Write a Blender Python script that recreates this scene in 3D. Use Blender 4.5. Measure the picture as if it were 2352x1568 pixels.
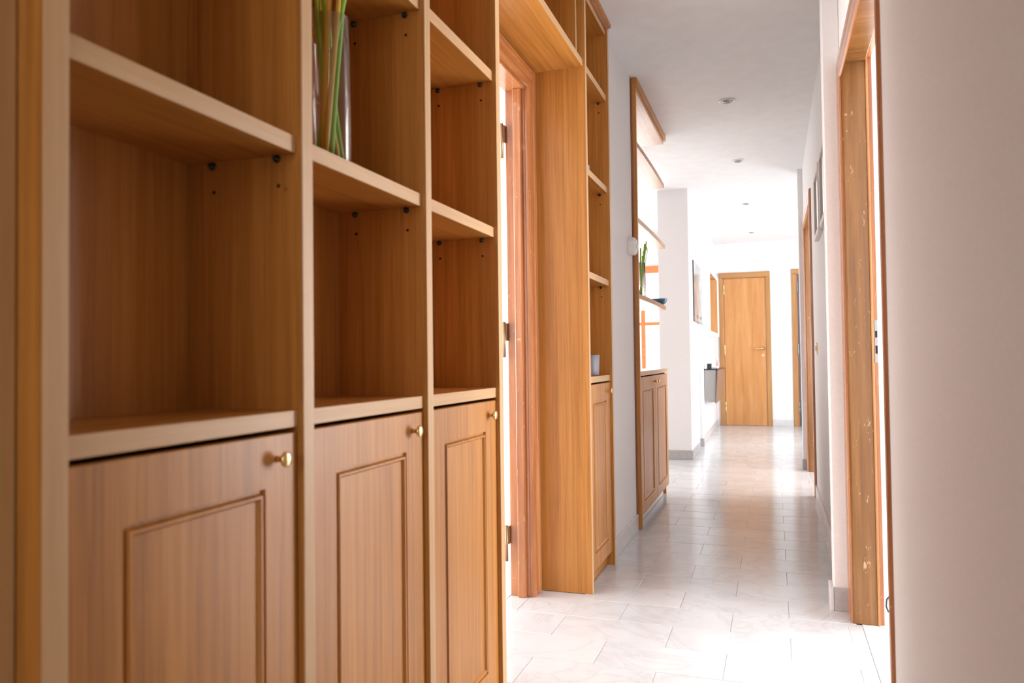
import bpy, bmesh, math, random
from mathutils import Vector, Matrix
random.seed(7)
for o in list(bpy.data.objects): bpy.data.objects.remove(o, do_unlink=True)
scn = bpy.context.scene
COL = scn.collection

# ---------------------------------------------------------------- camera
YAW, PIT, ROLL = math.radians(-19.18), math.radians(1.37), math.radians(-0.71)
F = Vector((math.sin(YAW)*math.cos(PIT), math.cos(YAW)*math.cos(PIT), math.sin(PIT)))
R = Vector((math.cos(YAW), -math.sin(YAW), 0)); U = R.cross(F)
cr, sr = math.cos(ROLL), math.sin(ROLL)
CX = R*cr + U*sr
CY = U*cr - R*sr
cam = bpy.data.cameras.new('camera'); camo = bpy.data.objects.new('camera', cam); COL.objects.link(camo)
M4 = Matrix((( CX.x, CY.x, -F.x, 0),( CX.y, CY.y, -F.y, 0),( CX.z, CY.z, -F.z, 1.0),(0,0,0,1)))
camo.matrix_world = M4
cam.sensor_width = 36; cam.lens = 1729/2352*36; cam.clip_start = 0.02
cam.dof.use_dof = True; cam.dof.focus_distance = 3.6; cam.dof.aperture_fstop = 4.0
scn.camera = camo

# ---------------------------------------------------------------- world, lights, exposure
W = bpy.data.worlds.new('sky'); scn.world = W; W.use_nodes = True
bg = W.node_tree.nodes['Background']; bg.inputs[0].default_value = (0.86, 0.93, 1, 1); bg.inputs[1].default_value = 2.0
def area(name, loc, direction, sx, sy, power, color=(1, 1, 1)):
    l = bpy.data.lights.new(name, 'AREA'); l.shape = 'RECTANGLE'; l.size = sx; l.size_y = sy; l.energy = power; l.color = color
    o = bpy.data.objects.new(name, l); COL.objects.link(o); o.location = loc
    o.rotation_euler = Vector(direction).to_track_quat('-Z', 'Z').to_euler(); return o
area('daylight_left_room', (-3.95, 2.2, 1.35), (1, 0.12, 0.12), 2.2, 2.0, 205, (1, .98, .96))
area('daylight_right_room',  (3.45, 2.2, 1.35), (-1, 0.0, 0.12), 2.6, 2.0, 160, (.97, .98, 1))
area('daylight_right_room_side', (1.7, 4.33, 1.30), (-0.45, -1, 0.05), 2.4, 2.0, 130, (1, .98, .96))
area('daylight_living_room', (-1.9, 9.93, 1.2), (0.1, -1, -0.05), 1.5, 2.0, 45, (1, .98, .96))
area('daylight_living_room_side', (-3.95, 7.0, 1.4), (1, 0, -0.05), 2.6, 2.0, 42, (1, .98, .96))
area('daylight_far_hall',    (1.32, 9.4, 1.45), (-1, 0.1, 0.0), 2.8, 2.0, 78, (.93, .97, 1))
area('daylight_side_room',   (3.45, 6.4, 1.35), (-1, 0, -0.05), 1.6, 2.0, 125, (1, .98, .96))
area('fill_behind_camera',    (-0.25, -2.3, 1.7), (0, 1, -0.05), 0.9, 1.6, 15, (1, .95, .89))  # added fill behind the camera, brightens the near bookcase and wall
scn.view_settings.view_transform = 'Standard'
scn.view_settings.look = 'None'
scn.view_settings.gamma = 1
scn.view_settings.use_curve_mapping = False
scn.view_settings.exposure = 0.28

# ---------------------------------------------------------------- materials
def mat(name):
    m = bpy.data.materials.new(name); m.use_nodes = True
    return m, m.node_tree.nodes, m.node_tree.links, m.node_tree.nodes['Principled BSDF']
def ramp(N, stops):
    r = N.new('ShaderNodeValToRGB'); e = r.color_ramp.elements
    while len(e) < len(stops): e.new(0.5)
    for k, (p, c) in zip(e, stops): k.position = p; k.color = (*c, 1)
    return r
def wood(name, dark, mid, light, axis, rough=.36, fine=70, coat=0.0, knots=False, scratch=0.0):
    m, N, L, B = mat(name)
    tc = N.new('ShaderNodeTexCoord'); oi = N.new('ShaderNodeObjectInfo')
    off = N.new('ShaderNodeVectorMath'); off.operation = 'ADD'
    mul = N.new('ShaderNodeMath'); mul.operation = 'MULTIPLY'; mul.inputs[1].default_value = 7.3
    L.new(oi.outputs['Random'], mul.inputs[0]); L.new(tc.outputs['Object'], off.inputs[0]); L.new(mul.outputs[0], off.inputs[1])
    def mapped(s_ac, s_al):
        mp = N.new('ShaderNodeMapping'); s = [s_ac]*3; s['XYZ'.index(axis)] = s_al
        mp.inputs['Scale'].default_value = s; L.new(off.outputs[0], mp.inputs[0]); return mp
    n1 = N.new('ShaderNodeTexNoise'); n1.inputs['Scale'].default_value = 1; n1.inputs['Detail'].default_value = 5; n1.inputs['Roughness'].default_value = .65
    n1.inputs['Distortion'].default_value = .3
    L.new(mapped(fine, 1.6).outputs[0], n1.inputs['Vector'])
    n2 = N.new('ShaderNodeTexNoise'); n2.inputs['Scale'].default_value = 1; n2.inputs['Detail'].default_value = 3; n2.inputs['Distortion'].default_value = .8
    L.new(mapped(11, .55).outputs[0], n2.inputs['Vector'])
    n3 = N.new('ShaderNodeTexNoise'); n3.inputs['Scale'].default_value = 1; n3.inputs['Detail'].default_value = 2
    L.new(mapped(320, 9).outputs[0], n3.inputs['Vector'])
    a = N.new('ShaderNodeMath'); a.operation = 'MULTIPLY_ADD'; a.inputs[1].default_value = .54
    L.new(n1.outputs[0], a.inputs[0])
    b = N.new('ShaderNodeMath'); b.operation = 'MULTIPLY'; b.inputs[1].default_value = .33; L.new(n2.outputs[0], b.inputs[0])
    c = N.new('ShaderNodeMath'); c.operation = 'MULTIPLY_ADD'; c.inputs[1].default_value = .13; L.new(n3.outputs[0], c.inputs[0]); L.new(b.outputs[0], c.inputs[2])
    L.new(c.outputs[0], a.inputs[2])
    r = ramp(N, [(.33, dark), (.5, mid), (.67, light)]); L.new(a.outputs[0], r.inputs[0])
    out = r.outputs[0]
    if knots:
        v = N.new('ShaderNodeTexVoronoi'); v.inputs['Scale'].default_value = 1; v.feature = 'F1'
        mp = mapped(9, 5.0); L.new(mp.outputs[0], v.inputs['Vector'])
        kr = ramp(N, [(.03, (1, 1, 1)), (.11, (0, 0, 0))]); L.new(v.outputs['Distance'], kr.inputs[0])
        mx = N.new('ShaderNodeMix'); mx.data_type = 'RGBA'; mx.inputs['B'].default_value = (.12, .045, .015, 1)
        L.new(kr.outputs[0], mx.inputs['Factor']); L.new(out, mx.inputs['A']); out = mx.outputs['Result']
    if scratch:
        s = N.new('ShaderNodeTexNoise'); s.inputs['Scale'].default_value = 1; s.inputs['Detail'].default_value = 4; s.inputs['Distortion'].default_value = 1.2
        L.new(mapped(60, 22).outputs[0], s.inputs['Vector'])
        kr = ramp(N, [(.66, (0, 0, 0)), (.72, (1, 1, 1))]); L.new(s.outputs[0], kr.inputs[0])
        f_ = N.new('ShaderNodeMath'); f_.operation = 'MULTIPLY'; f_.inputs[1].default_value = scratch; L.new(kr.outputs[0], f_.inputs[0])
        mx = N.new('ShaderNodeMix'); mx.data_type = 'RGBA'; mx.inputs['B'].default_value = (.72, .5, .3, 1)
        L.new(f_.outputs[0], mx.inputs['Factor']); L.new(out, mx.inputs['A']); out = mx.outputs['Result']
    L.new(out, B.inputs['Base Color'])
    B.inputs['Roughness'].default_value = rough
    B.inputs['Coat Weight'].default_value = coat; B.inputs['Coat Roughness'].default_value = .18
    bp = N.new('ShaderNodeBump'); bp.inputs['Strength'].default_value = .06; bp.inputs['Distance'].default_value = .002
    L.new(n1.outputs[0], bp.inputs['Height']); L.new(bp.outputs[0], B.inputs['Normal'])
    return m
VEN = dict(dark=(.32, .118, .016), mid=(.51, .208, .039), light=(.64, .285, .070))
WZ = wood('oak_veneer_vertical', axis='Z', **VEN, coat=.08, rough=.40)
WY = wood('oak_veneer_lengthwise', axis='Y', **VEN)
EDGE = wood('oak_edge_banding', (.56, .32, .145), (.64, .39, .19), (.70, .46, .25), 'Z', rough=.4)
EDGY = wood('oak_edge_banding_lengthwise', (.56, .32, .145), (.64, .39, .19), (.70, .46, .25), 'Y', rough=.4)
RED = dict(dark=(.24, .072, .02), mid=(.42, .15, .048), light=(.58, .26, .11))
CASZ = wood('varnished_casing_vertical', axis='Z', rough=.22, coat=.5, fine=45, scratch=.35, **RED)
CASY = wood('varnished_casing_lengthwise', axis='Y', rough=.22, coat=.5, fine=45, scratch=.2, **RED)
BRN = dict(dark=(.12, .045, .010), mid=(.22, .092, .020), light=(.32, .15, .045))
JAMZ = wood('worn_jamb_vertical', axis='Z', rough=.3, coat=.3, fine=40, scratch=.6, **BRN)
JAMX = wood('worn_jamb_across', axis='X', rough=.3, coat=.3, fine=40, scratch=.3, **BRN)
DORZ = wood('door_veneer', (.50, .20, .055), (.60, .27, .085), (.68, .35, .13), 'Z', rough=.3, coat=.2, fine=18)
FRMZ = wood('door_frame_wood', (.36, .16, .045), (.46, .22, .07), (.56, .31, .12), 'Z', rough=.3, coat=.2, fine=40)
FRMX = wood('door_frame_wood_across', (.36, .16, .045), (.46, .22, .07), (.56, .31, .12), 'X', rough=.3, coat=.2, fine=40)
PINE = wood('knotty_pine', (.50, .28, .11), (.62, .37, .16), (.70, .44, .21), 'Z', rough=.45, fine=30, knots=True)
ORNG = wood('orange_window_wood', (.62, .20, .06), (.72, .25, .08), (.8, .3, .1), 'X', rough=.4, fine=30)
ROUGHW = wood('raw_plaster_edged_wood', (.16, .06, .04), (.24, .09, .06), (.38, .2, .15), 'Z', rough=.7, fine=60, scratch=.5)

def plain(name, col, rough=.5, metal=0.0, spec=.5, bump=0.0, bscale=200):
    m, N, L, B = mat(name)
    tc = N.new('ShaderNodeTexCoord'); n = N.new('ShaderNodeTexNoise'); n.inputs['Scale'].default_value = bscale if bump else 9
    n.inputs['Detail'].default_value = 4
    L.new(tc.outputs['Object'], n.inputs['Vector'])
    r = ramp(N, [(.3, tuple(c*.97 for c in col)), (.7, tuple(min(1, c*1.02) for c in col))])
    L.new(n.outputs[0], r.inputs[0]); L.new(r.outputs[0], B.inputs['Base Color'])
    B.inputs['Roughness'].default_value = rough; B.inputs['Metallic'].default_value = metal; B.inputs['Specular IOR Level'].default_value = spec
    if bump:
        b = N.new('ShaderNodeBump'); b.inputs['Strength'].default_value = bump; b.inputs['Distance'].default_value = .001
        L.new(n.outputs[0], b.inputs['Height']); L.new(b.outputs[0], B.inputs['Normal'])
    return m
WALL = plain('white_wall_paint', (.87, .84, .835), .7, bump=.15, bscale=120)
CEIL = plain('ceiling_paint', (.88, .86, .85), .8)
WHITE = plain('white_lacquer', (.85, .85, .86), .35)
BEIGE = plain('pale_frame_wood', (.80, .74, .69), .5)
BLACK = plain('black_plastic', (.012, .015, .022), .3)
DARK = plain('dark_hole', (.012, .007, .005), .8)
BRASS = plain('polished_brass', (.83, .62, .30), .22, 1.0)
BRONZE = plain('dull_bronze', (.36, .24, .15), .4, .8)
STEEL = plain('brushed_steel', (.36, .35, .34), .32, 1.0)
TAUPE = plain('glossy_taupe_laminate', (.17, .13, .12), .2)
MIRR = plain('mirror_glass', (.9, .9, .9), .02, 1.0)
BLUE = plain('blue_glaze', (.05, .16, .30), .12)
GREEN = plain('green_stem', (.30, .58, .06), .4)
YELLOW = plain('ochre_stem', (.85, .55, .08), .4)
IVORY = plain('ivory_plastic', (.82, .81, .77), .35)
DGREY = plain('dark_grey_and_door_shade', (.10, .09, .10), .5)  # dark grey parts, and the shade painted onto the second end door's leaf
PINK = plain('pink_plastic', (.75, .45, .45), .4)
LAMPG = plain('lamp_face', (.25, .30, .24), .15)

def stone(name, base, vein, dark, rough, scale=2.2, vein_amt=.6, coat=0.0):
    m, N, L, B = mat(name)
    geo = N.new('ShaderNodeNewGeometry'); oi = N.new('ShaderNodeObjectInfo')
    mul = N.new('ShaderNodeMath'); mul.operation = 'MULTIPLY'; mul.inputs[1].default_value = 31
    off = N.new('ShaderNodeVectorMath'); off.operation = 'ADD'
    L.new(oi.outputs['Random'], mul.inputs[0]); L.new(geo.outputs['Position'], off.inputs[0]); L.new(mul.outputs[0], off.inputs[1])
    n = N.new('ShaderNodeTexNoise'); n.inputs['Scale'].default_value = scale; n.inputs['Detail'].default_value = 8; n.inputs['Roughness'].default_value = .62; n.inputs['Distortion'].default_value = 1.6
    L.new(off.outputs[0], n.inputs['Vector'])
    r = ramp(N, [(.40, (0, 0, 0)), (.5, (1, 1, 1)), (.60, (0, 0, 0))]); L.new(n.outputs[0], r.inputs[0])
    p = N.new('ShaderNodeMath'); p.operation = 'POWER'; p.inputs[1].default_value = 5; L.new(r.outputs[0], p.inputs[0])
    q = N.new('ShaderNodeMath'); q.operation = 'MULTIPLY'; q.inputs[1].default_value = vein_amt; L.new(p.outputs[0], q.inputs[0])
    n2 = N.new('ShaderNodeTexNoise'); n2.inputs['Scale'].default_value = scale*1.7; n2.inputs['Detail'].default_value = 5; L.new(off.outputs[0], n2.inputs['Vector'])
    r2 = ramp(N, [(.35, dark), (.65, base)]); L.new(n2.outputs[0], r2.inputs[0])
    mx = N.new('ShaderNodeMix'); mx.data_type = 'RGBA'; mx.inputs['B'].default_value = (*vein, 1)
    L.new(q.outputs[0], mx.inputs['Factor']); L.new(r2.outputs[0], mx.inputs['A'])
    # a small tone difference from one piece to the next
    va = N.new('ShaderNodeMath'); va.operation = 'MULTIPLY_ADD'; va.inputs[1].default_value = .05; va.inputs[2].default_value = .96
    L.new(oi.outputs['Random'], va.inputs[0])
    hs = N.new('ShaderNodeHueSaturation'); L.new(va.outputs[0], hs.inputs['Value']); L.new(mx.outputs['Result'], hs.inputs['Color'])
    L.new(hs.outputs[0], B.inputs['Base Color']); B.inputs['Roughness'].default_value = rough
    B.inputs['Coat Weight'].default_value = coat; B.inputs['Coat Roughness'].default_value = .1
    return m
MARBLE = stone('white_marble', (.67, .68, .695), (.47, .48, .50), (.61, .62, .64), .15, vein_amt=.4)
GREYST = stone('grey_marble_skirting', (.50, .475, .47), (.36, .35, .35), (.43, .41, .41), .3, scale=14)
PALESK = stone('pale_marble_skirting', (.74, .72, .71), (.60, .58, .58), (.68, .66, .65), .25, scale=8)
THRES = stone('pale_threshold_marble', (.86, .84, .80), (.65, .63, .6), (.82, .80, .77), .2)
GROUT = plain('grout', (.66, .65, .65), .8)

def far_floor_mat():
    m, N, L, B = mat('white_marble_floor_far')
    geo = N.new('ShaderNodeNewGeometry')
    mp = N.new('ShaderNodeMapping'); mp.inputs['Location'].default_value = (.17, -2.865, 0); L.new(geo.outputs['Position'], mp.inputs[0])
    b = N.new('ShaderNodeTexBrick'); b.inputs['Scale'].default_value = 1; b.inputs['Brick Width'].default_value = .41; b.inputs['Row Height'].default_value = .2155
    b.inputs['Mortar Size'].default_value = .0015; b.inputs['Color1'].default_value = (.67, .68, .695, 1); b.inputs['Color2'].default_value = (.63, .64, .65, 1); b.inputs['Mortar'].default_value = (.55, .54, .54, 1)
    L.new(mp.outputs[0], b.inputs['Vector'])
    n = N.new('ShaderNodeTexNoise'); n.inputs['Scale'].default_value = 3; n.inputs['Detail'].default_value = 8; n.inputs['Distortion'].default_value = 1.5; L.new(geo.outputs['Position'], n.inputs['Vector'])
    r = ramp(N, [(.44, (1, 1, 1)), (.5, (.86, .86, .87)), (.56, (1, 1, 1))]); L.new(n.outputs[0], r.inputs[0])
    mx = N.new('ShaderNodeMix'); mx.data_type = 'RGBA'; mx.blend_type = 'MULTIPLY'; mx.inputs['Factor'].default_value = 1
    L.new(b.outputs[0], mx.inputs['A']); L.new(r.outputs[0], mx.inputs['B']); L.new(mx.outputs['Result'], B.inputs['Base Color'])
    B.inputs['Roughness'].default_value = .16
    return m
FARFL = far_floor_mat()
def glass_mat(name, col=(1, 1, 1), rough=0.0):
    m, N, L, B = mat(name); B.inputs['Base Color'].default_value = (*col, 1); B.inputs['Transmission Weight'].default_value = 1
    B.inputs['Roughness'].default_value = rough; B.inputs['IOR'].default_value = 1.46; return m
GLASS = glass_mat('clear_glass')
CRYS = glass_mat('bluish_crystal', (.78, .84, .96), .10); CRYS.node_tree.nodes['Principled BSDF'].inputs['Transmission Weight'].default_value = .55
def picture_mat():
    m, N, L, B = mat('grey_print')
    tc = N.new('ShaderNodeTexCoord'); n = N.new('ShaderNodeTexNoise'); n.inputs['Scale'].default_value = 5; n.inputs['Detail'].default_value = 6
    L.new(tc.outputs['Object'], n.inputs['Vector'])
    r = ramp(N, [(.35, (.22, .24, .26)), (.55, (.36, .36, .36)), (.7, (.50, .48, .46))]); L.new(n.outputs[0], r.inputs[0]); L.new(r.outputs[0], B.inputs['Base Color'])
    B.inputs['Roughness'].default_value = .15; return m
PRINT = picture_mat()

# ---------------------------------------------------------------- mesh helpers
def addbox(bm, x0, x1, y0, y1, z0, z1, mi=0, o=(0, 0, 0)):
    vs = [bm.verts.new((x-o[0], y-o[1], z-o[2])) for x in (x0, x1) for y in (y0, y1) for z in (z0, z1)]
    for q in ((0, 1, 3, 2), (4, 6, 7, 5), (0, 4, 5, 1), (2, 3, 7, 6), (0, 2, 6, 4), (1, 5, 7, 3)):
        f = bm.faces.new([vs[i] for i in q]); f.material_index = mi
    return vs
def lathe(bm, prof, c, axis='Z', n=28, mi=0, smooth=True):
    """prof = [(r, h)] along axis from c; closed with r=0 ends if given"""
    rings = []
    for r, h in prof:
        ring = []
        for i in range(n):
            a = 2*math.pi*i/n; p = (r*math.cos(a), r*math.sin(a))
            v = {'Z': (p[0], p[1], h), 'X': (h, p[0], p[1]), 'Y': (p[1], h, p[0])}[axis]
            ring.append(bm.verts.new((v[0]+c[0], v[1]+c[1], v[2]+c[2])))
        rings.append(ring)
    for a, b in zip(rings, rings[1:]):
        for i in range(n):
            f = bm.faces.new((a[i], a[(i+1) % n], b[(i+1) % n], b[i])); f.smooth = smooth; f.material_index = mi
    for ring, fl in ((rings[0], True), (rings[-1], False)):
        f = bm.faces.new(ring[::-1] if fl else ring); f.material_index = mi
def tube(bm, pts, rad, n=10, mi=0):
    pts = [Vector(p) for p in pts]; rings = []
    for i, p in enumerate(pts):
        t = (pts[min(i+1, len(pts)-1)]-pts[max(i-1, 0)]).normalized()
        u = t.orthogonal().normalized() if i == 0 else (u - t*u.dot(t)).normalized()
        w = t.cross(u); r = rad(i/(len(pts)-1)) if callable(rad) else rad
        rings.append([bm.verts.new(p+u*(r*math.cos(2*math.pi*k/n))+w*(r*math.sin(2*math.pi*k/n))) for k in range(n)])
    for a, b in zip(rings, rings[1:]):
        for k in range(n):
            f = bm.faces.new((a[k], a[(k+1) % n], b[(k+1) % n], b[k])); f.smooth = True; f.material_index = mi
    bm.faces.new(rings[0][::-1]); bm.faces.new(rings[-1])
def obj(name, bm, mats, parent=None, bevel=0.0, loc=None):
    bmesh.ops.recalc_face_normals(bm, faces=bm.faces)
    me = bpy.data.meshes.new(name); bm.to_mesh(me); bm.free()
    for m in (mats if isinstance(mats, (list, tuple)) else [mats]): me.materials.append(m)
    o = bpy.data.objects.new(name, me); COL.objects.link(o)
    if parent is not None: o.parent = parent
    if loc: o.location = loc
    if bevel:
        b = o.modifiers.new('bevel', 'BEVEL'); b.width = bevel; b.segments = 2; b.limit_method = 'ANGLE'; b.harden_normals = False
    return o
BASE = {}
def org(parent):
    """world position of a part's parent"""
    p = Vector((0, 0, 0))
    while parent is not None: p += parent.location; parent = parent.parent
    return p
def box(name, x0, x1, y0, y1, z0, z1, m, parent=None, bevel=0.0):
    bm = bmesh.new()
    if parent is None:
        o = Vector(((x0+x1)/2, (y0+y1)/2, z0)); addbox(bm, x0, x1, y0, y1, z0, z1, o=o); return obj(name, bm, m, None, bevel, o)
    o = org(parent); c = Vector(((x0+x1)/2, (y0+y1)/2, (z0+z1)/2))
    addbox(bm, x0, x1, y0, y1, z0, z1, o=c); return obj(name, bm, m, parent, bevel, c-o)
def thing(name, loc, label, cat, group=None):
    o = bpy.data.objects.new(name, None); COL.objects.link(o); o.location = loc; o.empty_display_size = .05
    o['label'] = label; o['category'] = cat
    if group: o['group'] = group
    return o
def tag(o, label, cat, group=None):
    o['label'] = label; o['category'] = cat
    if group: o['group'] = group
    return o
def S(o): o['kind'] = 'structure'; return o
def sempty(name, loc):
    o = bpy.data.objects.new(name, None); COL.objects.link(o); o.location = loc; o['kind'] = 'structure'; return o

H = 2.66      # ceiling height
XL = -.775    # corridor's left wall face
XR = .268     # corridor's right wall face
# ---------------------------------------------------------------- floor
bm = bmesh.new(); addbox(bm, -4.1, 3.6, -2.6, 7.1, -.10, -.0025)
fl = S(obj('floor', bm, GROUT))
bm = bmesh.new(); addbox(bm, -4.1, 3.6, 7.105, 11.6, -.10, 0)
S(obj('floor', bm, FARFL))
bm = bmesh.new(); addbox(bm, -4.1, 3.6, -2.6, .93, -.0025, 0); obj('slab_behind', bm, FARFL, fl)
def tilemesh(w, d):
    b = bmesh.new(); h = .0026
    addbox(b, -w/2, w/2, -d/2, d/2, -h, 0)
    bmesh.ops.recalc_face_normals(b, faces=b.faces)
    top = [e for e in b.edges if all(abs(v.co.z) < 1e-6 for v in e.verts)]
    bmesh.ops.bevel(b, geom=top, offset=.0012, segments=1, affect='EDGES', profile=.5)
    me = bpy.data.meshes.new('tile'); b.to_mesh(me); b.free(); me.materials.append(MARBLE); return me
TILES = {}
def tile(x0, x1, y0, y1):
    k = (round(x1-x0, 3), round(y1-y0, 3))
    if k[0] < .012: return
    if k not in TILES: TILES[k] = tilemesh(*k)
    t = bpy.data.objects.new('tile', TILES[k]); COL.objects.link(t); t.parent = fl; t.location = ((x0+x1)/2, (y0+y1)/2, random.uniform(-.0002, .0002))
J = .0012
r0 = 2.865
for i in range(-9, 20):
    y0 = r0+i*.2155; y1 = y0+.2155
    if y1 > 7.2: break
    shift = -.17 if i % 2 == 0 else .035
    L_ = -1.075 if 2.06 < (y0+y1)/2 < 3.1 else (-2.4 if (y0+y1)/2 > 5.6 else -.78)
    Rr = .289 if 2.06 < (y0+y1)/2 < 3.1 else .27
    if (y0+y1)/2 > 5.7 and (y0+y1)/2 < 7.1: Rr = .27
    x = shift-.41*8
    yy1 = min(y1, 7.105)
    while x < Rr:
        a, b = max(x, L_), min(x+.41, Rr)
        if 4.4 < (y0+y1)/2 < 5.7: a = max(a, -1.05)
        if b-a > .02: tile(a+J/2, b-J/2, y0+J/2, yy1-J/2)
        x += .41
box('threshold_slab', -1.20, -1.077, 2.06, 3.14, -.0025, .001, THRES, fl)
box('threshold_slab', .2897, .42, 2.06, 3.20, -.0025, .001, THRES, fl)
for a in ((-4.0, -1.202, -.1, 4.3), (-4.0, -2.402, 4.3, 7.1), (.422, 3.5, .0, 7.1)):
    box('slab', a[0], a[1], a[2] if a[2] > .9 else .935, a[3], -.0025, 0, FARFL, fl)
box('slab', .272, .42, 3.3, 7.1, -.0025, 0, FARFL, fl)
# ---------------------------------------------------------------- ceiling
box('ceiling', -4.1, 3.6, -2.6, 11.6, H, H+.1, CEIL)['kind'] = 'structure'
# ---------------------------------------------------------------- left walls
def wall(name, *a): return S(box(name, *a, WALL))
wall('wall_left', -.95, -.79, -2.5, .565, 0, H)
wall('wall_left', -1.075, -.985, .565, 2.15, 0, H)
wall('wall_left', -1.075, -.985, 2.15, 3.06, 2.175, H)
wall('wall_left', -1.075, -.985, 3.06, 3.66, 0, H)
wall('wall_left', -1.10, XL, 3.66, 4.40, 0, H)
wall('wall_left', -1.07, XL, 7.53, 8.30, 0, H)
wall('wall_left', -1.07, -.80, 8.30, 11.45, 0, H)
S(box('baseboard_left', XL, XL+.012, 3.665, 4.40, 0, .09, PALESK, bevel=.002))
S(box('baseboard_left', -1.07, XL+.012, 7.518, 7.53, 0, .09, GREYST, bevel=.002))
S(box('baseboard_left', XL, XL+.012, 7.531, 8.30, 0, .09, GREYST, bevel=.002))
S(box('baseboard_left', -.80, -.788, 8.77, 11.44, 0, .09, PALESK, bevel=.002))
# low boxed pier at the skirting
p = sempty('trim_1', (-.79, 8.72, 0))
box('pier', -.80, -.768, 8.69, 8.76, 0, 1.19, WHITE, p, .002)
box('pier_skirting', -.80, -.755, 8.678, 8.69, 0, .09, GREYST, p)
# ---------------------------------------------------------------- right walls
wall('wall_right', .262, .367, -2.5, 2.03, 0, H)
wall('wall_right', .262, .367, 2.03, 3.11, 2.16, H)
wall('wall_right', .268, .367, 3.23, 5.79, 0, H)
wall('wall_right', .268, .40, 5.79, 7.04, 2.14, H)
wall('wall_right', .226, .40, 7.14, 7.30, 0, H)
wall('wall_right', .268, .40, 7.04, 7.14, 0, H)
wall('wall_right', 1.4, 1.52, 7.30, 11.45, 0, H)
wall('wall_right', .40, 1.52, 7.20, 7.30, 0, H)
# pilaster beside the near right doorway
c = sempty('trim_2', (.23, 3.27, 0))
box('pilaster', .204, .268, 3.232, 3.32, 0, H, WALL, c, .004)
S(box('wall_right', .268, .367, 3.12, 3.23, 0, H, WALL))
S(box('baseboard_right', .205, .262, 3.222, 3.232, 0, .09, GREYST, bevel=.002))
S(box('baseboard_right', .190, .204, 3.222, 3.33, 0, .09, PALESK, bevel=.002))
S(box('baseboard_right', .256, .268, 3.33, 5.72, 0, .09, PALESK, bevel=.002))
S(box('baseboard_right', .216, .262, 7.128, 7.14, 0, .09, GREYST, bevel=.002))
S(box('baseboard_right', .25, .262, -2.4, 2.02, 0, .09, GREYST, bevel=.002))
# ---------------------------------------------------------------- end wall, rooms round about
wall('wall_end', -1.07, 1.52, 11.45, 11.57, 0, H)
S(box('baseboard_end', -.034, .25, 11.438, 11.45, 0, .09, PALESK, bevel=.002))
wall('wall_back', -.95, .40, -2.6, -2.5, 0, H)
wall('wall_left_room', -4.1, -4.0, -.1, 10.1, 0, H)
wall('wall_left_room', -4.0, -.95, -.1, 0, 0, H)
wall('wall_left_room', -4.0, -1.10, 4.30, 4.40, 0, H)
wall('wall_right_room', 3.5, 3.6, -.1, 7.2, 0, H)
wall('wall_right_room', .367, 3.5, -.1, 0, 0, H)
wall('wall_right_room', .367, 3.5, 4.4, 4.5, 0, H)
wall('wall_right_room', .40, 3.5, 7.1, 7.2, 0, H)
# living room far wall with the glazed door
wall('wall_living_room', -4.0, -2.62, 10.0, 10.1, 0, H)
wall('wall_living_room', -1.16, -1.07, 10.0, 10.1, 0, H)
wall('wall_living_room', -2.62, -1.16, 10.0, 10.1, 2.21, H)
w = sempty('window_1', (-1.9, 10.0, 0))
for x0, x1 in ((-2.62, -2.56), (-2.12, -2.07), (-1.655, -1.605), (-1.22, -1.16)):
    box('stile', x0, x1, 9.97, 10.03, 0, 2.12, ORNG, w, .003)
box('head_rail', -2.62, -1.16, 9.965, 10.03, 2.12, 2.21, ORNG, w, .003)
for z0, z1 in ((1.43, 1.47), (.75, .80), (0.01, .14)):
    for x0, x1 in ((-2.56, -2.12), (-2.07, -1.655), (-1.605, -1.22)):
        box('glazing_bar', x0, x1, 9.975, 10.025, z0, z1, ORNG, w)
for x0, x1 in ((-2.56, -2.12), (-2.07, -1.655), (-1.605, -1.22)):
    for z0, z1 in ((.14, .75), (.80, 1.43), (1.47, 2.12)):
        box('pane', x0, x1, 9.998, 10.002, z0, z1, GLASS, w)

# ---------------------------------------------------------------- left niche doorway
XC = -.985
def casing_frame(name, xf, yo0, yi0, yi1, yo1, zi, zo, depth, mats, sign):
    """mitred casing on a wall plane x = xf; sign +1 stands out towards +x"""
    d = sempty(name, (xf, (yo0+yo1)/2, 0)); mz, my = mats
    def prof(k):  # profile steps across the casing width: (fraction, height)
        return [(0, .35), (.08, .9), (.2, 1.0), (.45, .80), (.62, .74), (.70, .95), (.9, 1.0), (1.0, .5)][k]
    n = 8; o = Vector((xf, (yo0+yo1)/2, 0))
    for part, m in (('casing_near', mz), ('casing_far', mz), ('casing_head', my)):
        bm = bmesh.new(); A = []; Bv = []
        for k in range(-1, n+1):
            fr, hh = (0, 0) if k == -1 else ((1, 0) if k == n else prof(k))
            x = xf + sign*depth*hh; z = zi+(zo-zi)*fr
            yN = yi0+(yo0-yi0)*fr; yF = yi1+(yo1-yi1)*fr
            if part == 'casing_near': p, q = (x, yN, 0), (x, yN, z)
            elif part == 'casing_far': p, q = (x, yF, 0), (x, yF, z)
            else: p, q = (x, yN, z), (x, yF, z)
            A.append(bm.verts.new(Vector(p)-o)); Bv.append(bm.verts.new(Vector(q)-o))
        for k in range(len(A)-1): bm.faces.new((A[k], A[k+1], Bv[k+1], Bv[k]))
        bm.faces.new((A[-1], A[0], Bv[0], Bv[-1])); bm.faces.new(A); bm.faces.new(Bv[::-1])
        obj(part, bm, m, d)
    return d
d1 = casing_frame('door_1', XC, 2.07, 2.16, 3.035, 3.130, 2.165, 2.255, .022, (CASZ, CASY), 1)
box('jamb_far', -1.075, XC, 3.035, 3.06, 0, 2.175, CASZ, d1, .003)
box('jamb_near', -1.075, XC, 2.15, 2.17, 0, 2.175, CASZ, d1, .003)
box('jamb_head', -1.075, XC, 2.17, 3.035, 2.155, 2.175, CASY, d1, .002)
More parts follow.
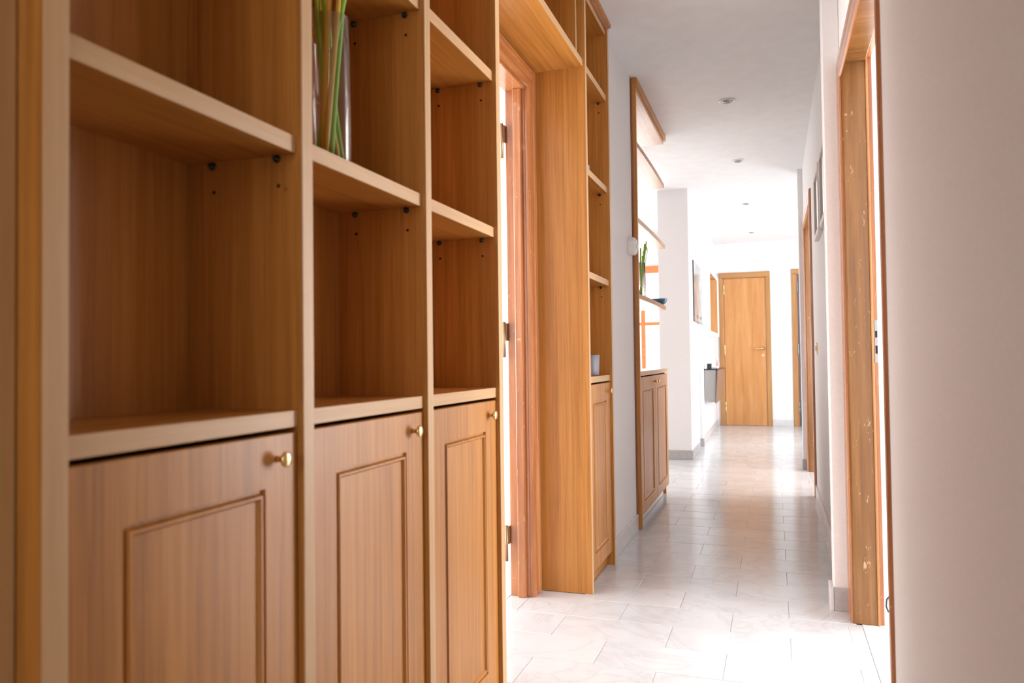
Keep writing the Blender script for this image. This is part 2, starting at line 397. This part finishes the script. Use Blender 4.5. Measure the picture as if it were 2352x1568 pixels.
box('stop_far', -1.035, -1.0, 3.015, 3.035, 0, 2.155, CASZ, d1, .003)
for z in (1.93, 1.08, .22):
    box('hinge', -1.084, -1.072, 3.015, 3.037, z, z+.075, BRONZE, d1, .002)['label'] = 'dull bronze hinge knuckle'
    bm = bmesh.new(); lathe(bm, [(.007, 0), (.007, .15)], (0, 0, 0), n=12); obj('hinge_pin', bm, BRONZE, d1, loc=Vector((-1.083, 3.012, z-.07))-d1.location)

# ---------------------------------------------------------------- near right doorway
d2 = casing_frame('door_2', .262, 2.03, 2.065, 3.10, 3.225, 2.06, 2.16, .009, (CASZ, CASY), -1)
XJ = .272
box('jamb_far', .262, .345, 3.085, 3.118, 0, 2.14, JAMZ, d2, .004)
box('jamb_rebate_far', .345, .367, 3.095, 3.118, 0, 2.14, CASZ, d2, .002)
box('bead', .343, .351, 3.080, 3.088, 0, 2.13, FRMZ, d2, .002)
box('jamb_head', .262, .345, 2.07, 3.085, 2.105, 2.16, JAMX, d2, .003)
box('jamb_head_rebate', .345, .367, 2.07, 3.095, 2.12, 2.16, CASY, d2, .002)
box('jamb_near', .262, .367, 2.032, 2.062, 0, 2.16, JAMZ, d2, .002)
k = box('strike_plate', .354, .366, 3.092, 3.096, .97, 1.13, STEEL, d2, .001); k['label'] = 'worn metal strike plate'
box('latch_slot', .357, .364, 3.0905, 3.0925, 1.065, 1.09, DARK, k)
box('latch_slot', .357, .364, 3.0905, 3.0925, 1.005, 1.035, DARK, k)

# ---------------------------------------------------------------- far right doorway
d3 = casing_frame('door_3', .268, 5.72, 5.80, 7.0, 7.10, 2.10, 2.19, .016, (CASZ, CASY), -1)
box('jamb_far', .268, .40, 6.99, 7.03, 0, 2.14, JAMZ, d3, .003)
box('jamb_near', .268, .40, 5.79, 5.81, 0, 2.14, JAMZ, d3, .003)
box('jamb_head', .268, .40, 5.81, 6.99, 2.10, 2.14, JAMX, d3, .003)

# ---------------------------------------------------------------- doors of the end wall
def end_door(name, x0, x1, zt, leafmat, hinge_side, hmat, handle=True, ajar=0):
    d = sempty(name, ((x0+x1)/2, 11.45, 0)); cw = .062
    box('casing_left', x0, x0+cw, 11.425, 11.45, 0, zt-.075, FRMZ, d, .004)
    box('casing_right', x1-cw, x1, 11.425, 11.45, 0, zt-.075, FRMZ, d, .004)
    box('casing_head', x0, x1, 11.424, 11.45, zt-.075, zt, FRMX, d, .004)
    box('stop_left', x0+cw, x0+cw+.012, 11.432, 11.45, 0, zt-.075, CASZ, d)
    box('stop_right', x1-cw-.012, x1-cw, 11.432, 11.45, 0, zt-.075, CASZ, d)
    box('stop_head', x0+cw, x1-cw, 11.432, 11.45, zt-.087, zt-.075, CASZ, d)
    leaf = box('leaf', x0+cw+.014, x1-cw-.014, 11.430, 11.448, .006, zt-.089, leafmat, d, .003)
    hx = x0+cw+.006
    for z in (.27, 1.10, 1.99):
        bm = bmesh.new(); lathe(bm, [(.006, 0), (.0085, .004), (.0085, .075), (.007, .077), (.0085, .08), (.0085, .15), (.006, .155)], (0, 0, 0), n=12)
        obj('hinge', bm, hmat, d, loc=Vector((hx+.006, 11.424, z-.08))-d.location)
    if handle:
        hxx = x1-cw-.045; c = Vector((hxx, 11.43, 1.115))-org(leaf)
        bm = bmesh.new(); lathe(bm, [(.024, 0), (.024, -.006), (.014, -.010), (.010, -.045)], c, 'Y', 16)
        tube(bm, [c+Vector((0, -.045, 0)), c+Vector((-.03, -.05, 0)), c+Vector((-.075, -.046, -.004)), c+Vector((-.125, -.04, -.006))], lambda t: .011-.003*t)
        obj('handle', bm, BRASS, leaf)['label'] = 'brass lever handle'
        c = Vector((hxx-.008, 11.43, 1.015))-org(leaf)
        bm = bmesh.new(); lathe(bm, [(.022, 0), (.022, -.005), (.018, -.007)], c, 'Y', 16); e = obj('escutcheon', bm, BRASS, leaf)
    return d
end_door('door_4', -.752, -.036, 2.227, DORZ, 'L', BRASS)
end_door('door_5', .253, .95, 2.240, DGREY, 'L', STEEL)  # leaf coloured dark to stand in for the unlit doorway

# ---------------------------------------------------------------- pine casing at the left edge
pc = sempty('trim_3', (-.785, .5, 0))
bm = bmesh.new()
prof = [(-.79, .40), (-.776, .40), (-.770, .41), (-.774, .44), (-.774, .47), (-.779, .49), (-.779, .565), (-.783, .572), (-.783, .598), (-.79, .598)]
o_ = pc.location
A = [bm.verts.new(Vector((x, y, 0))-o_) for x, y in prof]; B_ = [bm.verts.new(Vector((x, y, 2.3))-o_) for x, y in prof]
for i in range(len(prof)): bm.faces.new((A[i], A[(i+1) % len(prof)], B_[(i+1) % len(prof)], B_[i]))
bm.faces.new(A); bm.faces.new(B_[::-1]); obj('pine_casing', bm, PINE, pc)

# ---------------------------------------------------------------- bookcases
XF = -.745; XS = -.757; XB = -.975
SH = [(1.353, 1.382), (1.808, 1.837), (2.262, 2.291)]
def shelf_obj(par, y0, y1, z0, z1, m=None, xf=None, xb=XB, name='shelf', bow=0.0):
    xf = XS if xf is None else xf
    if bow:
        o = org(par); n = 12; bm = bmesh.new(); T = []; Bt = []
        pts = [(xb, y0), (xb, y1)] + [(xf + bow*(1-((2*i/n)-1)**2), y1+(y0-y1)*i/n) for i in range(n+1)]
        c = Vector(((xf+xb)/2, (y0+y1)/2, (z0+z1)/2))
        for x, y in pts: T.append(bm.verts.new(Vector((x, y, z1))-c)); Bt.append(bm.verts.new(Vector((x, y, z0))-c))
        bm.faces.new(T); bm.faces.new(Bt[::-1])
        for i in range(len(pts)): bm.faces.new((Bt[i], Bt[(i+1) % len(pts)], T[(i+1) % len(pts)], T[i]))
        return obj(name, bm, [WY], par, .0015, c-o)
    s = box(name, xb, xf-.003, y0, y1, z0, z1, WY, par, .0)
    box('front_edge', xf-.003, xf, y0, y1, z0, z1, EDGY, s, .0012)
    return s
def upright(par, y0, y1, z0=0, z1=2.62, xf=None, xb=XB):
    xf = XF if xf is None else xf
    s = box('side_panel', xb, xf-.003, y0, y1, z0, z1, WZ, par)
    box('front_edge', xf-.003, xf, y0, y1, z0, z1, EDGE, s, .0015)
    return s
def cab_door(par, y0, y1, z0, z1, xf=XS, il=.082, it=.082, ib=.072, knob='R', th=.018):
    """slab door in the x plane with a routed panel and bead"""
    o = org(par); c = Vector((xf, (y0+y1)/2, (z0+z1)/2)); bm = bmesh.new()
    rings = []
    for ins, dx, full in ((0, -th, 0), (0, -.0015, 0), (.0015, 0, 0), (None, 0, 0), (None, -.006, .0015), (None, -.006, .006), (None, .002, .009), (None, .002, .013), (None, -.004, .017)):
        if ins is None: a, b, lo, hi = y0+il+full, y1-il-full, z0+ib+full, z1-it-full
        else: a, b, lo, hi = y0+ins, y1-ins, z0+ins, z1-ins
        rings.append([bm.verts.new(Vector((xf+dx, y, z))-c) for y, z in ((a, lo), (b, lo), (b, hi), (a, hi))])
    for p, q in zip(rings, rings[1:]):
        for i in range(4): bm.faces.new((p[i], p[(i+1) % 4], q[(i+1) % 4], q[i]))
    bm.faces.new(rings[0])
    d = obj('door', bm, WZ, par, 0, c-o)
    f = .017
    pn = box('panel', xf-.012, xf-.004, y0+il+f, y1-il-f, z0+ib+f, z1-it-f, WZ, d)
    kc = Vector((xf, (y1-.053) if knob == 'R' else (y0+.045), .845))-org(d)
    bm = bmesh.new()
    lathe(bm, [(.0056, 0), (.0052, .003), (.0048, .009), (.0065, .012), (.0115, .0145), (.0130, .017), (.0122, .0205), (.008, .0225), (.002, .0232)], kc, 'X', 24)
    obj('knob', bm, BRASS, d)['label'] = 'small round brass knob'
    return d
def pins(par, yface, z, hole_z, xs=(-.795, -.930)):
    for x in xs:
        c = Vector((x, yface, z))-org(par); bm = bmesh.new()
        lathe(bm, [(.0068, 0), (.0068, -.003), (.004, -.004), (.004, -.009), (.002, -.010)], c, 'Y', 14)
        obj('shelf_pin', bm, BLACK, par)
        c = Vector((x+.002, yface+.0002, hole_z))-org(par); bm = bmesh.new()
        lathe(bm, [(.0035, 0), (.0035, -.0006), (.003, -.0008)], c, 'Y', 12); obj('pin_hole', bm, DARK, par)
def bay(par, y0, y1, back=True):
    """everything between two uprights whose inner faces are y0 and y1"""
    box('back_panel', XB-.008, XB, y0, y1, 0.0, 2.60, WZ, par)
    c = box('counter', XB, XS-.003, y0, y1, .892, .920, WY, par)
    box('front_edge', XS-.003, XS+.001, y0, y1, .892, .920, EDGY, c, .0015)
    for z0, z1 in SH:
        shelf_obj(par, y0+.001, y1-.001, z0, z1)
        pins(par, y1, z0-.006, z0-.052)
    t = shelf_obj(par, y0, y1, 2.592, 2.618, name='top_board')
    box('toe_kick', -.80, -.785, y0, y1, 0, .078, WY, par)
    box('cabinet_bottom', XB, XS-.02, y0, y1, .06, .078, WY, par)
    cab_door(par, y0+.003, y1-.003, .068, .884)
PIT_ = .477
bk = thing('bookcase', (-.86, 1.33, 0), 'large built-in oak bookcase with open shelves above three cupboard doors, filling the left foreground', 'bookcase', 'built-in oak bookcases')
ys = [.601, 1.077, 1.556, 2.030]; th = [.032, .031, .030, .032]
for y, t in zip(ys, th): upright(bk, y, y+t)
for i in range(3): bay(bk, ys[i]+th[i], ys[i+1])
c = Vector((-.778, 1.0772, 1.294))-bk.location; bm = bmesh.new(); lathe(bm, [(.004, 0), (.004, -.0008), (.003, -.001)], c, 'Y', 12); obj('pin_hole', bm, CASZ, bk)
bk2 = thing('bookcase', (-.86, 3.4, 0), 'narrow one-bay oak bookcase with a single cupboard door, beyond the left doorway', 'bookcase', 'built-in oak bookcases')
upright(bk2, 3.147, 3.171); upright(bk2, 3.625, 3.648)
bay(bk2, 3.171, 3.625)
# bridge over the doorway
br = thing('bridge_shelf', (-.86, 2.6, 2.26), 'oak overhead shelf unit bridging the doorway between the two bookcases', 'shelf unit')
shelf_obj(br, 2.0625, 3.1465, 2.262, 2.291, name='bottom_board')
shelf_obj(br, 2.0625, 3.1465, 2.592, 2.618, name='top_board')
box('back_panel', XB-.008, XB, 2.063, 3.146, 2.291, 2.592, WZ, br)
for y in (2.60, 3.105):
    s = box('divider', XB, -.778, y, y+.018, 2.291, 2.592, WZ, br); box('front_edge', -.778, -.775, y, y+.018, 2.291, 2.592, EDGE, s)
cn = thing('cornice', (-.75, 2.1, 2.62), 'long oak cornice running along the tops of the bookcases under the ceiling', 'cornice')
box('fascia', -.775, -.748, .601, 3.668, 2.620, 2.642, CASY, cn)
box('moulding', -.79, -.735, .601, 3.672, 2.640, 2.659, WY, cn, .003)

# ---------------------------------------------------------------- room divider cabinet
XF2 = -.745; XS2 = -.750; XB2 = -1.06
rd = thing('room_divider', (-.9, 5.05, 0), 'tall oak room divider with see-through shelves over a two-door cupboard, midway down the corridor', 'shelf unit')
s = box('side_panel', XB2, XF2, 4.420, 4.445, 0, 2.64, WZ, rd, .002)
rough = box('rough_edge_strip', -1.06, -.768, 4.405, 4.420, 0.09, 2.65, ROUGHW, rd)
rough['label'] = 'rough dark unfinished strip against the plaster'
for z0, z1 in SH[:3]: shelf_obj(rd, 4.446, 5.65, z0, z1, xf=XS2, xb=XB2, bow=.006)
shelf_obj(rd, 4.446, 5.65, 2.592, 2.618, xf=XS2, xb=XB2, name='top_board')
box('cornice', -.77, -.735, 4.416, 5.68, 2.618, 2.659, WY, rd, .003)
shelf_obj(rd, 4.446, 5.65, .892, .920, xf=XS2+.003, xb=XB2, name='counter')
box('rear_post', -1.06, -1.035, 5.60, 5.65, .92, 2.592, WZ, rd, .002)
box('cupboard_side', XB2, XS2-.02, 5.628, 5.65, .0, .892, WZ, rd)
box('cupboard_back', XB2, XB2+.012, 4.446, 5.628, .06, .892, WZ, rd)
box('cupboard_bottom', XB2+.012, XS2-.03, 4.446, 5.628, .06, .078, WY, rd)
box('toe_kick', -.80, -.79, 4.446, 5.628, 0, .06, WHITE, rd)
cab_door(rd, 4.450, 5.045, .068, .884, xf=XS2, il=.085, knob='R')
cab_door(rd, 5.049, 5.646, .068, .884, xf=XS2, il=.085, knob='L')

# ---------------------------------------------------------------- things on the shelves
def vase(name, x, y, z, r, h, label, group=None, mat_=GLASS):
    v = thing(name, (x, y, z), label, 'vase', group)
    bm = bmesh.new(); t = .0028
    lathe(bm, [(.002, .0), (r-.002, .0), (r, .002), (r, h-.001), (r-.001, h), (r-t+.0005, h), (r-t, h-.001), (r-t, .012), (r-t-.002, .010), (.002, .010)], (0, 0, 0), 'Z', 48)
    obj('glass_body', bm, mat_, v)
    return v
v = vase('vase', -.815, 1.273, 1.383, .040, .292, 'tall glass cylinder vase of green and ochre stems on the near bookcase shelf')
def stem(par, pts, r, m, lab=None):
    bm = bmesh.new(); o = org(par)
    P = [Vector(p) for p in pts]; out = []
    for i in range(9):
        t = i/8*(len(P)-1); k = min(int(t), len(P)-2); out.append(P[k].lerp(P[k+1], t-k))
    # smooth
    for _ in range(2): out = [out[0]]+[(out[i-1]+out[i]*2+out[i+1])/4 for i in range(1, len(out)-1)]+[out[-1]]
    tube(bm, out, lambda t: r*(1-.25*t)); return obj('stem', bm, m, par)
# bottoms and tops are in the vase's own frame: x towards the corridor, y away from the camera
def sp(sd, dd, h):
    """point in the vase: sd across the vase, dd front to back, h up"""
    return (.944*sd-.328*dd, .328*sd+.944*dd, h)
for pts, r, m in (
    (((-.010, -.014, .013), (-.003, -.018, .18), (.007, -.022, .412)), .0070, YELLOW),
    (((.012, .018, .013), (-.014, .020, .20), (-.017, .022, .410)), .0058, GREEN),
    (((-.023, -.014, .013), (.010, -.012, .225), (.040, -.008, .372)), .0052, GREEN),
    (((-.004, -.026, .013), (.014, -.022, .225), (.026, -.020, .365)), .0056, YELLOW),
    (((.006, -.020, .013), (.010, -.006, .12), (.024, .014, .350)), .0050, GREEN),
    (((.024, -.006, .013), (.006, .004, .13), (-.010, .020, .330)), .0042, GREEN),
    (((-.002, .024, .013), (-.020, .018, .18), (-.032, .008, .385)), .0045, GREEN),
    (((.014, .012, .013), (-.012, .016, .14), (-.028, .026, .355)), .0042, YELLOW)):
    stem(v, [sp(*q) for q in pts], r, m)
v2 = vase('vase', -.815, 4.90, 1.383, .036, .235, 'glass cylinder vase with knobbly green stems on the shelf of the room divider')
for b, t, r in (((0, 0), (.030, .02, .36), .006), ((-.01, .01), (.036, .05, .38), .005), ((.01, -.01), (.01, -.02, .33), .006), ((.008, .008), (.04, .09, .345), .0018)):
    o_ = stem(v2, [(b[0], b[1], .013), (t[0]*.5, t[1]*.5, .2), t], r, GREEN)
for q in ((.026, .016, .30), (.033, .04, .335), (.02, .01, .27), (.018, .02, .25)):
    bm = bmesh.new(); bmesh.ops.create_uvsphere(bm, u_segments=10, v_segments=8, radius=.010, matrix=Matrix.Translation(q) @ Matrix.Diagonal((1, 1, 1.5, 1)))
    for f in bm.faces: f.smooth = True
    obj('bud', bm, GREEN, v2)
# blue bowl on the room divider
bw = thing('bowl', (-.79, 5.575, 1.383), 'shallow blue glazed bowl on the lowest open shelf of the room divider', 'bowl')
bm = bmesh.new(); lathe(bm, [(.002, .0), (.026, .0), (.028, .004), (.042, .012), (.054, .026), (.062, .047), (.060, .048), (.050, .028), (.036, .016), (.02, .009), (.002, .008)], (0, 0, 0), 'Z', 40)
obj('bowl_body', bm, BLUE, bw)
# crystals and glasses on the far bookcase
g1 = thing('glass_tumbler', (-.815, 3.50, .921), 'bluish glass tumbler on the counter of the narrow far bookcase', 'glass')
bm = bmesh.new(); lathe(bm, [(.002, 0), (.029, 0), (.031, .003), (.035, .095), (.0325, .096), (.029, .012), (.002, .011)], (0, 0, 0), 'Z', 32); obj('glass_body', bm, CRYS, g1)
g2 = thing('glass_ornament', (-.80, 3.335, 1.838), 'small clear glass cube ornament on the upper shelf of the narrow far bookcase', 'ornament')
bm = bmesh.new(); addbox(bm, -.02, .02, -.02, .02, 0, .045); obj('glass_body', bm, CRYS, g2, .004)
g3 = thing('glass_candle_holder', (-.80, 3.285, 1.383), 'small glass candle holder on the middle shelf of the narrow far bookcase', 'candle holder')
bm = bmesh.new(); lathe(bm, [(.002, 0), (.022, 0), (.025, .004), (.028, .06), (.0255, .061), (.022, .012), (.002, .011)], (0, 0, 0), 'Z', 28); obj('glass_body', bm, CRYS, g3)

# ---------------------------------------------------------------- small white device on the wall
th_ = thing('wall_thermostat', (XL, 4.29, 1.59), 'small white eight-sided wall control box beside the near panel of the room divider', 'thermostat')
bm = bmesh.new(); pts = [(-.025, 0), (.025, 0), (.042, .02), (.042, .075), (.025, .098), (-.025, .098), (-.042, .075), (-.042, .02)]
a = [bm.verts.new((0, y, z)) for y, z in pts]; b = [bm.verts.new((.034, y, z)) for y, z in pts]; c = [bm.verts.new((.046, y*.72, .049+(z-.049)*.72)) for y, z in pts]
for p, q in ((a, b), (b, c)):
    for i in range(8): bm.faces.new((p[i], p[(i+1) % 8], q[(i+1) % 8], q[i]))
bm.faces.new(a[::-1]); bm.faces.new(c); obj('housing', bm, IVORY, th_, .0015)
bm = bmesh.new(); lathe(bm, [(.013, .0455), (.0125, .052), (.011, .053)], (0, 0, .049), 'X', 20); obj('dial', bm, WHITE, th_)

# ---------------------------------------------------------------- poster, mirror, shoe cabinet
po = thing('poster', (-.79, 8.36, 1.37), 'grey print on thin dark-edged board hung on the left wall past the white pilaster', 'picture')
box('board', -.775, -.765, 7.90, 8.82, 1.37, 2.0, BLACK, po)
box('print', -.765, -.7635, 7.906, 8.814, 1.376, 1.994, PRINT, po)
for i, (y, z, wd) in enumerate(((8.18, 1.42, .11), (8.38, 1.42, .05), (8.55, 1.42, .13))):
    box('dark_mark', -.7635, -.763, y, y+wd, z, z+.028, DGREY, po)
mr = thing('mirror', (-.75, 9.8, 1.27), 'rectangular mirror in a deep white frame on the left wall before the end door', 'mirror')
y0, y1, z0, z1 = 9.12, 10.62, 1.27, 2.07
box('backing', -.80, -.712, y0+.01, y1-.01, z0+.01, z1-.01, WHITE, mr)
box('glass', -.712, -.708, y0+.04, y1-.04, z0+.04, z1-.04, MIRR, mr)
for a in ((y0, y0+.04, z0, z1), (y1-.04, y1, z0, z1), (y0+.04, y1-.04, z0, z0+.04), (y0+.04, y1-.04, z1-.04, z1)):
    box('frame_side', -.80, -.70, *a, WHITE, mr, .002)
sc = thing('shoe_cabinet', (-.79, 9.9, .44), 'slim wall-hung shoe cabinet with a tilted taupe front and black top below the mirror', 'cabinet')
def prism(name, pts, y0, y1, m, par, bev=0):
    o = org(par); bm = bmesh.new()
    a = [bm.verts.new(Vector((x, y0, z))-o) for x, z in pts]; b = [bm.verts.new(Vector((x, y1, z))-o) for x, z in pts]
    for i in range(len(pts)): bm.faces.new((a[i], a[(i+1) % len(pts)], b[(i+1) % len(pts)], b[i]))
    bm.faces.new(a[::-1]); bm.faces.new(b); return obj(name, bm, m, par, bev)
prism('body', [(-.797, .50), (-.75, .46), (-.675, .46), (-.662, .843), (-.797, .843)], 9.30, 10.55, STEEL, sc)
prism('front', [(-.675, .445), (-.665, .445), (-.637, .843), (-.652, .843)], 9.29, 10.56, TAUPE, sc, .002)
box('top', -.797, -.635, 9.285, 10.565, .843, .857, BLACK, sc, .002)
prism('end_strip', [(-.735, .47), (-.69, .47), (-.685, .80), (-.735, .80)], 9.288, 9.30, STEEL, sc)
bb = thing('black_box', (-.735, 9.36, .857), 'small black box standing on the near end of the shoe cabinet', 'box')
box('box_body', -.765, -.715, 9.33, 9.39, .857, .912, BLACK, bb, .002); box('box_lid', -.767, -.713, 9.328, 9.392, .912, .922, DGREY, bb, .002)
tb = thing('tissue_box', (-.70, 9.75, .857), 'white tissue packet lying on the shoe cabinet', 'box')
box('packet', -.74, -.665, 9.66, 9.84, .857, .885, WHITE, tb, .006)
pb = thing('pink_bottle', (-.70, 10.2, .857), 'small pink bottle at the far end of the shoe cabinet', 'bottle')
bm = bmesh.new(); lathe(bm, [(.018, 0), (.02, .004), (.02, .07), (.009, .085), (.009, .10)], (0, 0, 0), 'Z', 16); obj('bottle_body', bm, PINK, pb)
bm = bmesh.new(); lathe(bm, [(.011, .10), (.011, .12), (.009, .122)], (0, 0, 0), 'Z', 14); obj('bottle_cap', bm, WHITE, pb)

# ---------------------------------------------------------------- right wall: picture frames, switch
def frame(y0, y1, z0, z1, label):
    f = thing('picture_frame', (XR, (y0+y1)/2, z0), label, 'picture', 'picture frames on the right wall'); w_ = .03; x0 = XR-.024
    for a in ((y0, y0+w_, z0, z1), (y1-w_, y1, z0, z1), (y0+w_, y1-w_, z0, z0+w_), (y0+w_, y1-w_, z1-w_, z1)):
        box('frame_side', x0, XR, *a, BEIGE, f, .002)
    box('mount', XR-.010, XR-.004, y0+w_, y1-w_, z0+w_, z1-w_, WHITE, f)
    m_ = box('print', XR-.012, XR-.010, y0+w_+.07, y1-w_-.07, z0+w_+.06, z1-w_-.06, PRINT, f)
    box('glass', XR-.016, XR-.014, y0+w_, y1-w_, z0+w_, z1-w_, GLASS, f)
    return f
frame(4.46, 4.90, 1.69, 2.07, 'pale beige picture frame on the right wall, the farther of the two')
frame(3.92, 4.33, 1.68, 2.07, 'pale beige picture frame on the right wall, nearer of the two, behind the pilaster')
sw = thing('light_switch', (XR, 5.33, 1.01), 'small brass switch plate on the right wall beside the far doorway casing', 'switch')
box('plate', XR-.006, XR, 5.29, 5.37, 1.01, 1.085, BRASS, sw, .002); box('rocker', XR-.011, XR-.006, 5.315, 5.345, 1.03, 1.065, IVORY, sw, .002)

# ---------------------------------------------------------------- ceiling spotlights
def spot():
    s = thing('ceiling_spotlight', (-.256, 5.038, H), '', 'spotlight', 'recessed spotlights in the corridor ceiling')
    bm = bmesh.new(); lathe(bm, [(.052, 0), (.053, -.004), (.048, -.008), (.040, -.007), (.036, -.003), (.036, 0)], (0, 0, 0), 'Z', 36); obj('trim_ring', bm, WHITE, s)
    bm = bmesh.new(); lathe(bm, [(.036, -.0005), (.034, -.006), (.028, -.012), (.024, -.010), (.024, -.0005)], (0, 0, 0), 'Z', 32); obj('inner_ring', bm, STEEL, s)
    bm = bmesh.new(); lathe(bm, [(.024, -.0005), (.0235, -.009), (.015, -.012), (.003, -.013)], (0, 0, 0), 'Z', 28); obj('lamp', bm, LAMPG, s)
    return s
s0 = spot()
labs = ['recessed round ceiling spotlight nearest the camera', 'recessed ceiling spotlight second from the camera',
        'recessed ceiling spotlight third from the camera, above the far hall', 'recessed ceiling spotlight farthest away, near the end door']
for i, y in enumerate((5.038, 6.616, 8.512, 10.507)):
    if i == 0: s = s0
    else:
        s = s0.copy(); COL.objects.link(s)
        for ch in s0.children:
            c = ch.copy(); COL.objects.link(c); c.parent = s
    s.location = (-.256, y, H); s['label'] = labs[i]

# ---------------------------------------------------------------- cable end inside the near right doorway
cb = thing('cable', (.40, 3.22, 0), 'short dark cable loop standing up from the floor just inside the right doorway', 'cable')
bm = bmesh.new(); tube(bm, [(.010, .02, .004), (-.004, .01, .012), (-.012, .004, .035), (-.010, 0, .062), (.004, -.004, .082), (.022, -.006, .086)], .0035); obj('cord', bm, BLACK, cb)
bm = bmesh.new(); tube(bm, [(.020, -.006, .086), (.034, -.006, .084)], .006); obj('plug', bm, BLACK, cb)
